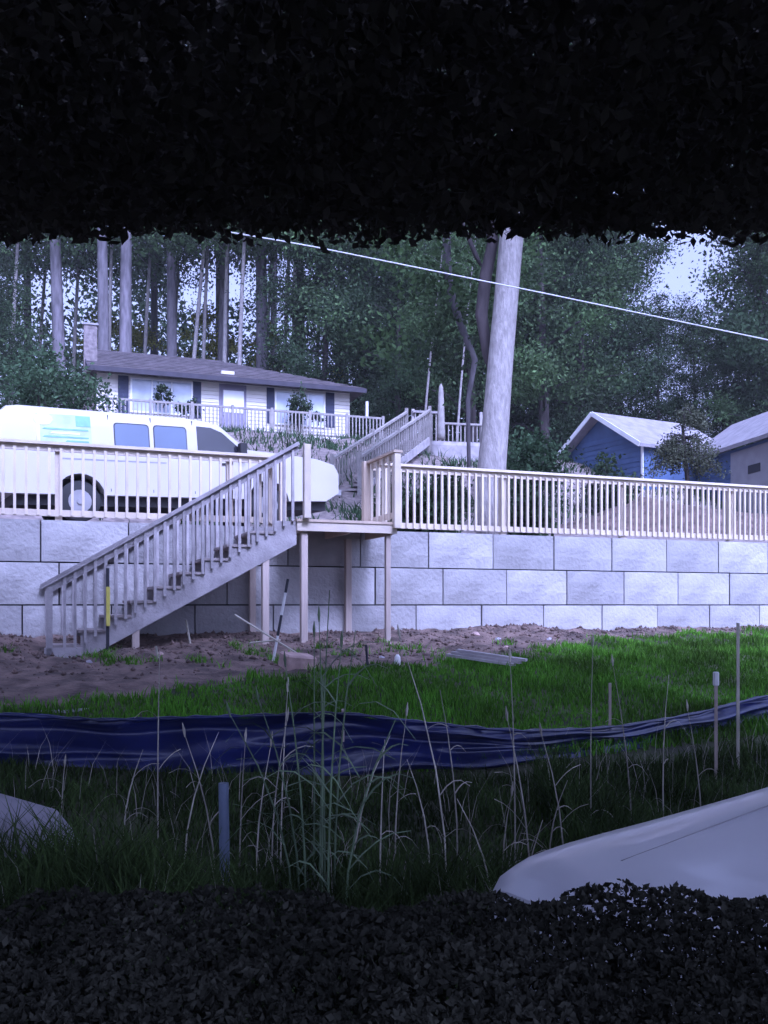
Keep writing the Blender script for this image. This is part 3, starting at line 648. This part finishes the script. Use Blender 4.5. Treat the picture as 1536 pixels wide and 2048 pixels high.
ob('crown', leaves('crown', cc[w]+r.normal(size=(26000,3))*.55, .17, M['leafd'], r), bt)
bl = empty('bent_tree', (PX(930,24), 24, gz(PX(930,24),24)), 0, 'slim dark tree curving up just left of the big pale trunk', 'tree')
bt2 = [(938,960,.05),(936,800,.06),(950,720,.08),(925,660,.10),(905,600,.10),(895,540,.11),(893,470,.11),(890,300,.09)]
ob('trunk', (MB().tube([(PX(x,24)-bl.location.x,0,PZ(y,24)-bl.location.z) for x,y,_ in bt2], [a for *_,a in bt2], 8), M['greybark'], True), bl)
cc = np.stack([r.uniform(-2.4,1.5,40), r.uniform(-1.5,2,40), r.uniform(4.5,9,40)],1); w = r.integers(0,40,5000)
ob('crown', leaves('crown', cc[w]+r.normal(size=(5000,3))*.4, .17, M['leafm'], r), bl)

# shrubs on the slope
for a in ((90,30,2.2,1.8,2.5,3200,M['bush'],'wide grey-green bush on the bank behind the left end of the van'),(165,32,1.5,1.4,1.9,1800,M['bush'],'rounded bush between the van roof and the left corner of the house'),
          (1065,27,1.5,1.2,2.7,3800,M['bush'],'bright green bush just right of the big trunk'),(1015,29,.9,.8,2.2,1500,M['bush'],'small green bush partly hidden by the big trunk'),
          (1215,28,1.3,1.0,2.0,2400,M['leafd'],'dark green shrub in front of the blue gable'),(905,26,1.0,.7,1.7,1600,M['leafd'],'low dark shrub left of the big trunk behind the railing'),(800,20.5,.8,.6,1.35,2600,M['leafd'],'dark low shrub behind the first balusters right of the landing'),(872,20,.7,.6,1.3,2400,M['leafd'],'dark low shrub behind the railing between the landing and the big trunk'),(1050,20.5,.8,.6,1.35,2600,M['leafd'],'dark low shrub behind the railing just right of the big trunk')):
    px,Z,rx,ry,h,n,m,lb = a; x = PX(px,Z); shrub('shrub', x, Z, gz(x,Z)-.2, rx, ry, h, n, .15, m, lb, 'shrub', 'shrubs on the slope', int(px))
# drooping tan ornamental tree before the blue shed
oe = empty('drooping_tree', (PX(1372,25), 25, gz(PX(1372,25),25)), 0, 'small drooping grey-green tree in front of the blue shed', 'tree')
oz = oe.location.z; mb = MB(); mb.tube([(0,0,0),(.05,0,1.2),(-.1,0,PZ(850,25)-oz)], [.09,.07,.04], 8)
cl = []
for k in range(24):
    th = k*2.4; z0 = PZ(rnd.uniform(815,935),25)-oz; f_ = max(0,min(1,(z0-PZ(940,25)+oz)/1.7)); ln = (1.25-.75*f_)*rnd.uniform(.55,1.15)
    a = Vector((-.1*f_,0,z0)); e = a+Vector((math.cos(th)*ln, math.sin(th)*ln*.8, -.25-.3*ln)); m_ = a.lerp(e,.45)+Vector((0,0,.22))
    mb.tube([a,m_,e],[.03,.02,.006],5); cl += [tuple(m_.lerp(e,q)) for q in (.1,.4,.7,1)]
ob('trunk', (mb, M['darkbark'], True), oe); cl = np.array(cl); w = r.integers(0,len(cl),7000)
ob('crown', leaves('crown', cl[w]+r.normal(size=(7000,3))*np.array([.15,.15,.08]), .075, M['leaft'], r), oe)

# ------------------------------------------------------------------ service wire
wz = 15.0
wpts = [(-6 + 24*f, wz, 0) for f in np.linspace(0,1,40)]
def wy(x):
    px = 768 + x/wz*1800; return PZ(np.interp(px, [-100,610,1080,1536,3000],[370,490,585,680,1030]), wz)
tag(ob('service_wire', (MB().tube([(x,y,wy(x)) for x,y,_ in wpts], .010, 6), M['wire'], True)), 'pale overhead wire running down to the right in front of the trees', 'wire')

# ------------------------------------------------------------------ loose things on the dirt
def rod(name, a, b, rr, m, label, cat, group=None):
    a = Vector(a); b = Vector(b); o = ob(name, (MB().tube([(0,0,0), b-a], rr, 6), m), None, tuple(a)); return tag(o, label, cat, group)
def pt(px, py, Z): return Vector((PX(px,Z), Z, PZ(py,Z)))
Zr = 11.3
sr = empty('survey_rod', tuple(pt(545,1330,Zr)), 0, 'leaning survey rod with black and white bands', 'rod'); o_ = pt(545,1330,Zr); tv = pt(576,1158,Zr) - o_
for k,(f0,f1,m) in enumerate(((0,.30,'rodw'),(.30,.34,'rodw'),(.34,.58,'rodb'),(.58,.84,'rodw'),(.84,1,'rodb'))): ob('band', (MB().tube([tv*f0,tv*f1],.017,8), M[m]), sr)
rod('stick', pt(470,1230,Zr-.1), pt(612,1318,Zr-.4), .014, M['straw'], 'long thin pale stick crossing the survey rod', 'stick')
rod('stick', pt(500,1286,Zr), pt(560,1280,Zr-.2), .012, M['straw'], 'short thin stick lying beside the survey rod', 'stick')
for p0,p1,lb in (((312,1292),(323,1370),'white stake leaning in the dirt below the stair foot'),((372,1240),(381,1290),'thin stake against the wall right of the stair foot'),((732,1290),(736,1345),'short dark stake at the grass edge below the landing'),((306,1335),(308,1362),'tiny peg in the dirt beside the white stake')):
    Z = 10.8 if p0[1] > 1285 else 12.3
    rod('stake', pt(*p1,Z), pt(*p0,Z), .016, M['rodb'] if 'dark' in lb else M['straw'], lb, 'stake')
cb = ob('concrete_block', (MB().box(-.19,.19,-.14,.14,-.06,.2), M['brickc'], False, .02), None, (PX(592,10.7), 10.7, PZ(1345,10.7)+.02), (.15,.1,.5)); tag(cb, 'tilted pinkish concrete block at the edge of the dirt', 'block')
cup = ob('white_marker', (MB().tube([(0,0,-.05),(0,0,.03),(0,0,.1),(0,0,.13)],[.03,.04,.035,.015],8), M['rodw'], True), None, tuple(pt(795,1330,11.2))); tag(cup, 'small white marker sticking out of the dirt below the landing post', 'marker')
bd = empty('board_pile', tuple(pt(965,1322,11.2)), R(-22), 'short pile of grey boards lying at the grass edge', 'boards')
for k in range(3): ob('board', (MB().box(-.45+.05*k,.42+.06*k,-.1+.04*k,.02+.04*k,.0+.035*k,.03+.035*k), M['stairwood']), bd, rot=(0,.12,0))
r = np.random.default_rng(9)
for k in range(14):                                  # stones lying on the dirt
    t = r.uniform(-3,9); q = r.uniform(.5,2.6); p = WP(t,-q); s_ = r.uniform(.03,.075)
    m_ = MB(); m_.tube([(0,0,-s_*.5),(0,0,0),(.2*s_,0,s_*.45)], [s_*.6,s_,s_*.5], 7)
    tag(ob('stone', (m_, M['brickc'] if k%3 else M['slab'], False), None, (p.x,p.y,gz(p.x,p.y)), (r.uniform(-.4,.4),r.uniform(-.4,.4),r.uniform(0,6))), 'small rough stone lying on the bare dirt below the wall', 'stone', 'stones scattered on the dirt')

n = 7000; r = np.random.default_rng(91); tt = r.uniform(-4.5,15,n); qq = .05 + np.abs(r.normal(size=n))*1.5
k = qq < dirt_edge(tt)+.2; tt = tt[k]; qq = qq[k]; n = len(tt)
X = NV.x*(D0-qq)+TV.x*tt; Y = NV.y*(D0-qq)+TV.y*tt; s_ = (.008+.035*r.random(n)**3)[:,None]
O = np.array([[1,0,0],[0,1,0],[-1,0,0],[0,-1,0],[0,0,1],[0,0,-1]],float)
C = np.stack([X,Y,ground(X,Y)+.003],1); VV = (C[:,None,:] + O[None]*s_[:,:,None]*r.uniform(.6,1.4,(n,6,1))).reshape(-1,3)
FF = (np.arange(n)[:,None,None]*6 + np.array([[0,1,4],[1,2,4],[2,3,4],[3,0,4],[1,0,5],[2,1,5],[3,2,5],[0,3,5]])[None]).reshape(-1,3)
tag(ob('dirt_clods', npmesh('dirt_clods', VV, FF, M['dirt'])), 'loose clods and grit strewn over the bare dirt', 'dirt clods', kind='stuff')

# ------------------------------------------------------------------ silt fence of black plastic
ft_ = [(-260,6.9),(0,7.0),(200,7.05),(400,7.1),(600,7.2),(690,7.25),(800,7.35),(1000,7.7),(1100,7.95),(1250,8.4),(1400,9.0),(1536,9.6),(1750,10.6)]
tops = [1420,1427,1440,1434,1428,1425,1440,1460,1462,1452,1425,1390,1335]
bots = [1560,1568,1572,1570,1545,1535,1522,1516,1500,1484,1462,1440,1400]
nseg = 260; nvv = 22; pxs = np.linspace(-260,1750,nseg)
fz_ = np.interp(pxs,[a for a,_ in ft_],[b for _,b in ft_]); tp = np.interp(pxs,[a for a,_ in ft_],tops); bo = np.interp(pxs,[a for a,_ in ft_],bots)
ker = np.ones(15)/15; 
def smooth(a): return np.convolve(np.pad(a,7,'edge'), ker, 'valid')
fz_, tp, bo = smooth(fz_), smooth(tp), smooth(bo)
Vv = []
for i in range(nseg):
    Z = fz_[i]; X = PX(pxs[i],Z); z1 = PZ(tp[i],Z); z0 = PZ(bo[i],Z)-.06; s_ = X
    for j in range(nvv):
        f = j/(nvv-1); z = z0+(z1-z0)*f
        d = .07*math.sin(8*f + .5*s_ + .8*math.sin(.7*s_)) + .028*math.sin(19*f - 1.2*s_) + .016*math.sin(37*f+3*s_+2*math.sin(1.4*s_))*(.5+.5*math.sin(1.7*s_)) + .02*math.sin(5*s_+7*f)*f + .008*math.sin(9*s_+3*f) + .1*(1-f)**2
        Vv.append((X, Z - d, z + .012*math.sin(6*s_+f*5)))
Vv = np.array(Vv); ii = np.arange(nseg*nvv).reshape(nseg,nvv)
Ff = np.stack([ii[:-1,:-1],ii[1:,:-1],ii[1:,1:],ii[:-1,1:]],-1).reshape(-1,4)
sf = empty('silt_fence', (0,7,-1.3), 0, 'sagging black plastic silt fence stretched across the yard', 'silt fence')
ob('plastic_sheet', npmesh('plastic_sheet', Vv-np.array([0,7,-1.3]), Ff, M['tarp'], True), sf)
mb = MB(); mb.tube([(PX(pxs[i],fz_[i]), fz_[i]-7-.03+.02*math.sin(i*.7), PZ(tp[i],fz_[i])+1.3+.0) for i in range(0,nseg,3)], [.016+.008*math.sin(i*1.3) for i in range(0,nseg,3)], 7)
ob('rolled_edge', (mb, M['tarp'], True), sf)
for px, y0, y1, Z in ((686,1418,1560,7.3),(1220,1366,1475,8.35),(1432,1372,1600,7.6),(1476,1246,1600,7.9)):
    a = pt(px,y1,Z); a.z = gz(a.x,a.y)-.1; b = pt(px+2,y0,Z)
    o = ob('fence_stake', (MB().box(-.011,.011,-.01,.01,0,b.z-a.z), M['post'] if px!=1476 else M['straw']), sf, tuple(a-Vector((0,7,-1.3))))
    if px == 1432: ob('stake_cap', (MB().box(-.022,.022,-.02,.02,b.z-a.z,b.z-a.z+.12), M['rodw'], False, .008), sf, tuple(a-Vector((0,7,-1.3))))

tag(ob('pale_slab', (MB().prism([(-1.6,-.3),(.35,-.35),(.62,-.05),(.5,.3),(-1.6,.45)],'z',-.25,.05), M['slab'], False, .015), None, (PX(130,8.6)-.22, 8.6, PZ(1423,8.6)), (.02,0,.03)), 'flat pale concrete slab behind the left end of the plastic fence', 'slab')
tag(ob('pale_boulder', (MB().tube([(-1.1,0,0),(-.9,0,.02),(-.3,0,.05),(.12,0,.0),(.3,.02,-.05)],[.2,.3,.29,.22,.06],12), M['slab'], True, ), None, (PX(60,5.6), 5.6, PZ(1690,5.6)), (.5,0,-.1)), 'pale rounded boulder in the weeds at the lower left', 'boulder')
tag(ob('metal_pipe', (MB().tube([(0,0,-.9),(0,0,0)], .028, 16, False).tube([(0,0,-.9),(0,0,-.001)], .024, 16), M['pipe'], True), None, tuple(pt(447,1566,4.9)), (0,R(-.8),0)), 'upright grey metal pipe standing in the dark weeds', 'pipe')

# ------------------------------------------------------------------ grass and weeds
def scatter(n, seed, X0,X1,Y0,Y1, cond):
    r = np.random.default_rng(seed); X = r.uniform(X0,X1,n); Y = r.uniform(Y0,Y1,n)
    k = cond(X,Y,r); X = X[k]; Y = Y[k]; return np.stack([X,Y,ground(X,Y)],1), r
def c1(X,Y,r):
    u = -.361*X+.9326*Y-D0; t = .9326*X+.361*Y; q = -u
    return (q > dirt_edge(t)+.35*lumps(X,Y,2.3)*.5 + r.normal(size=len(X))*.12) & (Y > np.interp(X,[-3,0,1,2.5,5,7],[7.1,7.2,7.6,8.3,9.6,11])) & (q > .15)
P, r = scatter(280000, 31, -6.5, 14, 7, 19, c1)
n_ = .5+.5*np.clip(lumps(P[:,0],P[:,1],1.7),-1,1); h = (.045+.07*n_)*r.uniform(.5,1.4,len(P))
tag(ob('bank_grass', blades('bank_grass', P, h, .016, .5, M['grass'], r)), 'bright green grass on the bank between wall and plastic fence', 'grass', kind='stuff')
def c2(X,Y,r): return (Y < np.interp(X,[-3,0,1,2.5,5,7],[6.9,7.0,7.3,8.0,9.3,10.7])) & ~((X>.35)&(Y<2.0+X*.84+1.3)&(Y>2.0)) & ~((X<-1.45)&(Y>5.2)&(Y<6.1)&(r.random(len(X))<.75))
P, r = scatter(150000, 32, -5, 7.5, 2.3, 10.8, c2)
h = (.18+.22*np.clip(.5+.5*lumps(P[:,0],P[:,1],1.4),0,1))*r.uniform(.4,1.3,len(P)) ; h *= np.where(P[:,0]>1.6, .6, 1)*np.where(P[:,1]<4,.75,1)*np.where((P[:,1]>5.2)&(P[:,0]<1.2),.33,1)
tag(ob('yard_weeds', blades('yard_weeds', P, h, .014, .7, M['weed'], r)), 'dark tangled weeds and long grass in the foreground', 'weeds', kind='stuff')
P, r = scatter(1500, 35, -4, 6, 3.6, 9.5, c2)
tag(ob('dry_grass', blades('dry_grass', P, r.uniform(.15,.48,len(P)), .006, .6, M['straw'], r)), 'thin pale dead grass mixed through the dark weeds', 'dry grass', kind='stuff')
P, r = scatter(26000, 36, -9, 13, 20, 40, lambda X,Y,r: ((-.361*X+.9326*Y-D0)>7.5)&((-.361*X+.9326*Y-D0)<22)&(lumps(X,Y,.9)+r.normal(size=len(X))*.5>.1)&(np.exp(-((X-8.2)/3.2)**2-((Y-23.2)/1.7)**2)<.1))
tag(ob('slope_weeds', blades('slope_weeds', P, r.uniform(.1,.38,len(P)), .05, .8, M['bush'], r)), 'patchy grey-green weeds on the stony slope below the house', 'weeds', kind='stuff')
P, r = scatter(1500, 33, -6, 9, 10.5, 13.5, lambda X,Y,r: (lumps(X,Y,2.3)<-.5)&((-(-.361*X+.9326*Y-D0))>1.2))
P = np.repeat(P, 14, 0); P[:,:2] += r.normal(size=(len(P),2))*.05
tag(ob('dirt_weeds', blades('dirt_weeds', P, .10*r.uniform(.3,1.2,len(P)), .015, .9, M['grass'], r)), 'sparse low weeds along the edge of the dirt', 'weeds', kind='stuff')

# single tall stems: each with its own stalk, drooping blades and seed head
def stem(px, Z, topy, kind, lean, label, group, rbase=.006):
    x = PX(px,Z); g = gz(x,Z); H = PZ(topy,Z) - g; e = empty('dry_weed' if kind=='dry' else 'tall_grass', (x,Z,g), 0, label, 'weed' if kind=='dry' else 'grass stalk', group)
    m = M['straw'] if kind=='dry' else M['stalk']; cur = [(lean*H*f*f, .03*math.sin(px+f*3), H*f) for f in (0,.25,.5,.75,1)]
    ob('stalk', (MB().tube(cur, [rbase,rbase*.9,rbase*.8,rbase*.6,rbase*.3], 5), m), e)
    q = random.Random(int(px)); nb = 3 if kind == 'dry' else 7; mb = MB()
    for k in range(nb):
        f = .15+.75*k/nb; b0 = Vector((lean*H*f*f, 0, H*f)); s_ = q.choice((-1,1)); L = q.uniform(.08,.2)*(1 if kind=='dry' else 1.9); d = Vector((s_*q.uniform(.5,1), q.uniform(-.6,.6), 0)).normalized()
        dz = q.uniform(.5,1.1); dr = q.uniform(.5,1.5)
        P_ = [b0 + d*L*u_*1.1 + Vector((0,0,L*(dz*1.6*u_ - dr*1.3*u_*u_))) for u_ in (0,.22,.45,.7,1.)]
        sd_ = Vector((-d.y,d.x,0))*(.004 if kind=='dry' else .008)
        vs = []; 
        for i_, p_ in enumerate(P_): w_ = (1,1,.8,.5,.1)[i_]; vs += [p_-sd_*w_, p_+sd_*w_+Vector((0,0,.004))]
        ob('leaf_blade', (MB().add(vs, [(0,1,3,2),(2,3,5,4),(4,5,7,6),(6,7,9,8)]), m), e)
    if q.random() < .6:
        top = Vector(cur[-1]); mb = MB(); mb.tube([top-Vector((0,0,.01)), top+Vector((lean*.03,0,.03)), top+Vector((lean*.08,0,.075))], [.004,.009,.002], 5); ob('seed_head', (mb, m), e)
    return e
GD = 'dry weed stalks standing in the foreground'; GT = 'tall grass stalks of the middle clump'
dr_ = [(318,5.6,1300,0),(370,5.4,1465,.25),(430,5.2,1470,-.2),(478,5.3,1480,.05),(545,5.5,1440,.1),(895,5.0,1275,-.18),(915,5.6,1380,-.1),(1032,5.4,1320,-.03),(1060,5.0,1440,-.12),(1128,5.3,1470,-.15),(1180,6,1290,.02),(1262,6.2,1330,-.1),(1325,6.5,1350,.05),(985,4.8,1600,-.3),(1005,5.2,1590,.1),(1100,5.6,1560,.2),(760,5,1480,.03),(790,5.6,1430,.08),(560,5.1,1380,.04),(250,5.8,1500,.2),(120,6,1530,.1),(1400,6.6,1420,-.1),(512,5,1490,.1),(705,5.2,1470,.25),(1040,4.6,1640,.2),(860,5.4,1520,-.2)]
for a in dr_: stem(a[0],a[1],a[2],'dry',a[3],'thin dry weed stalk standing in the dark foreground', GD, .0055)
for px, ty, ln in ((628,1270,.0),(640,1180,.03),(655,1290,.05),(612,1330,-.08),(600,1400,-.2),(668,1260,.08),(645,1380,.0),(585,1430,-.3),(690,1440,.25),(650,1240,-.02)):
    stem(px,4.75+rnd.uniform(-.15,.2),ty,'green',ln,'tall pale green grass stalk in the clump right of the metal pipe', GT, .007)

# ------------------------------------------------------------------ low hedge at the photographer's feet and the shade tree overhead
r = np.random.default_rng(77); n = 210000
C = np.stack([r.uniform(-3.4,1.22,n), r.uniform(1.6,2.15,n), -1.55+(1-r.uniform(0,1,n)**1.8)*.90],1)
C[:,2] = np.minimum(C[:,2], -.69 + .022*lumps(C[:,0],C[:,1],6.) + .012*lumps(C[:,0],C[:,1],19.) - .16*np.abs((C[:,1]-1.95)/.4)**4 - .5*np.clip((C[:,0]-1.0)/.3,0,1)**2)
hg = empty('hedge', (-.8,1.85,-1.75), 0, 'low uneven dark hedge along the bottom of the picture', 'hedge')
ob('foliage', leaves('foliage', C-np.array([-.8,1.85,-1.75]), .021, M['leafh'], r), hg)
mb = MB()
for k in range(24): x = -1.7+k*.14; mb.tube([(x,0,-.05),(x+r.uniform(-.05,.05),r.uniform(-.1,.1),.5),(x+r.uniform(-.1,.1),r.uniform(-.2,.2),.95)],[.014,.01,.004],5)
ob('stems', (mb, M['darkbark']), hg)
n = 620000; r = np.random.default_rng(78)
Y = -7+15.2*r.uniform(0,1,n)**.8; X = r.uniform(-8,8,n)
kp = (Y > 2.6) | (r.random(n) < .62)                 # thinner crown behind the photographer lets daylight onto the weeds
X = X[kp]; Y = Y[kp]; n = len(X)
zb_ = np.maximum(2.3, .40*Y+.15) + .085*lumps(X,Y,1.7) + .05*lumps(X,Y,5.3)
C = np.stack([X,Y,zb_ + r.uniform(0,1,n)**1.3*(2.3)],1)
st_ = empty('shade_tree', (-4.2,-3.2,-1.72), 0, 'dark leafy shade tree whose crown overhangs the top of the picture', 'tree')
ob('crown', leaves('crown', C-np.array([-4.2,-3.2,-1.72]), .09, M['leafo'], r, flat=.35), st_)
mb = MB(); mb.tube([(0,0,-.2),(.05,0,1.5),(.2,.2,3.4),(.8,1.2,5.2)],[.34,.28,.25,.16],14)
for ex, ey in ((-3,3),(3,8),(8,9),(10,4),(4,-2),(-2,-2),(0,10),(6,6)):
    zz = max(2.3,.413*(ey-3.2)+.1)+1.72+1.0; mb.tube([(.2,.2,3.2),(ex*.4,ey*.4,4.5),(ex,ey,zz)],[.15,.10,.03],8)
ob('trunk', (mb, M['darkbark'], True), st_)

# ------------------------------------------------------------------ labels that single out one of many, by place along the picture
ORD = 'leftmost,second,third,fourth,fifth,sixth,seventh,eighth,ninth,tenth,eleventh,twelfth,thirteenth,fourteenth,fifteenth,sixteenth,seventeenth,eighteenth,nineteenth,twentieth,twenty-first,twenty-second,twenty-third,twenty-fourth,twenty-fifth,twenty-sixth,twenty-seventh,twenty-eighth'.split(',')
bpy.context.view_layer.update()
def rank(group, text):
    g = sorted([o for o in bpy.data.objects if o.parent is None and o.get('group') == group], key=lambda o: o.matrix_world.translation.x/o.matrix_world.translation.y)
    for i, o in enumerate(g):
        o['label'] = text % ('leftmost' if i == 0 else 'rightmost' if i == len(g)-1 else ORD[i]+' from the left')
rank(GL_, 'tall bare-trunked conifer behind the white house, %s of its kind')
rank('thin pale trees behind the house', 'thin pale trunk among the conifers behind the house, %s of them')
rank(GB, 'broad leafy tree on the slope right of the house, %s of them')
rank('bushy trees at the left end of the forest', 'bushy dark tree at the left end of the forest, %s of them')
rank('yellow-green saplings in the forest', 'small yellow-green tree between the dark trunks, %s of them')
rank(GD, 'thin dry weed stalk in the dark foreground, %s of them')
rank('stones scattered on the dirt', 'small rough stone lying on the bare dirt, %s of them')
rank(GT, 'tall pale green grass stalk right of the metal pipe, %s of the clump')
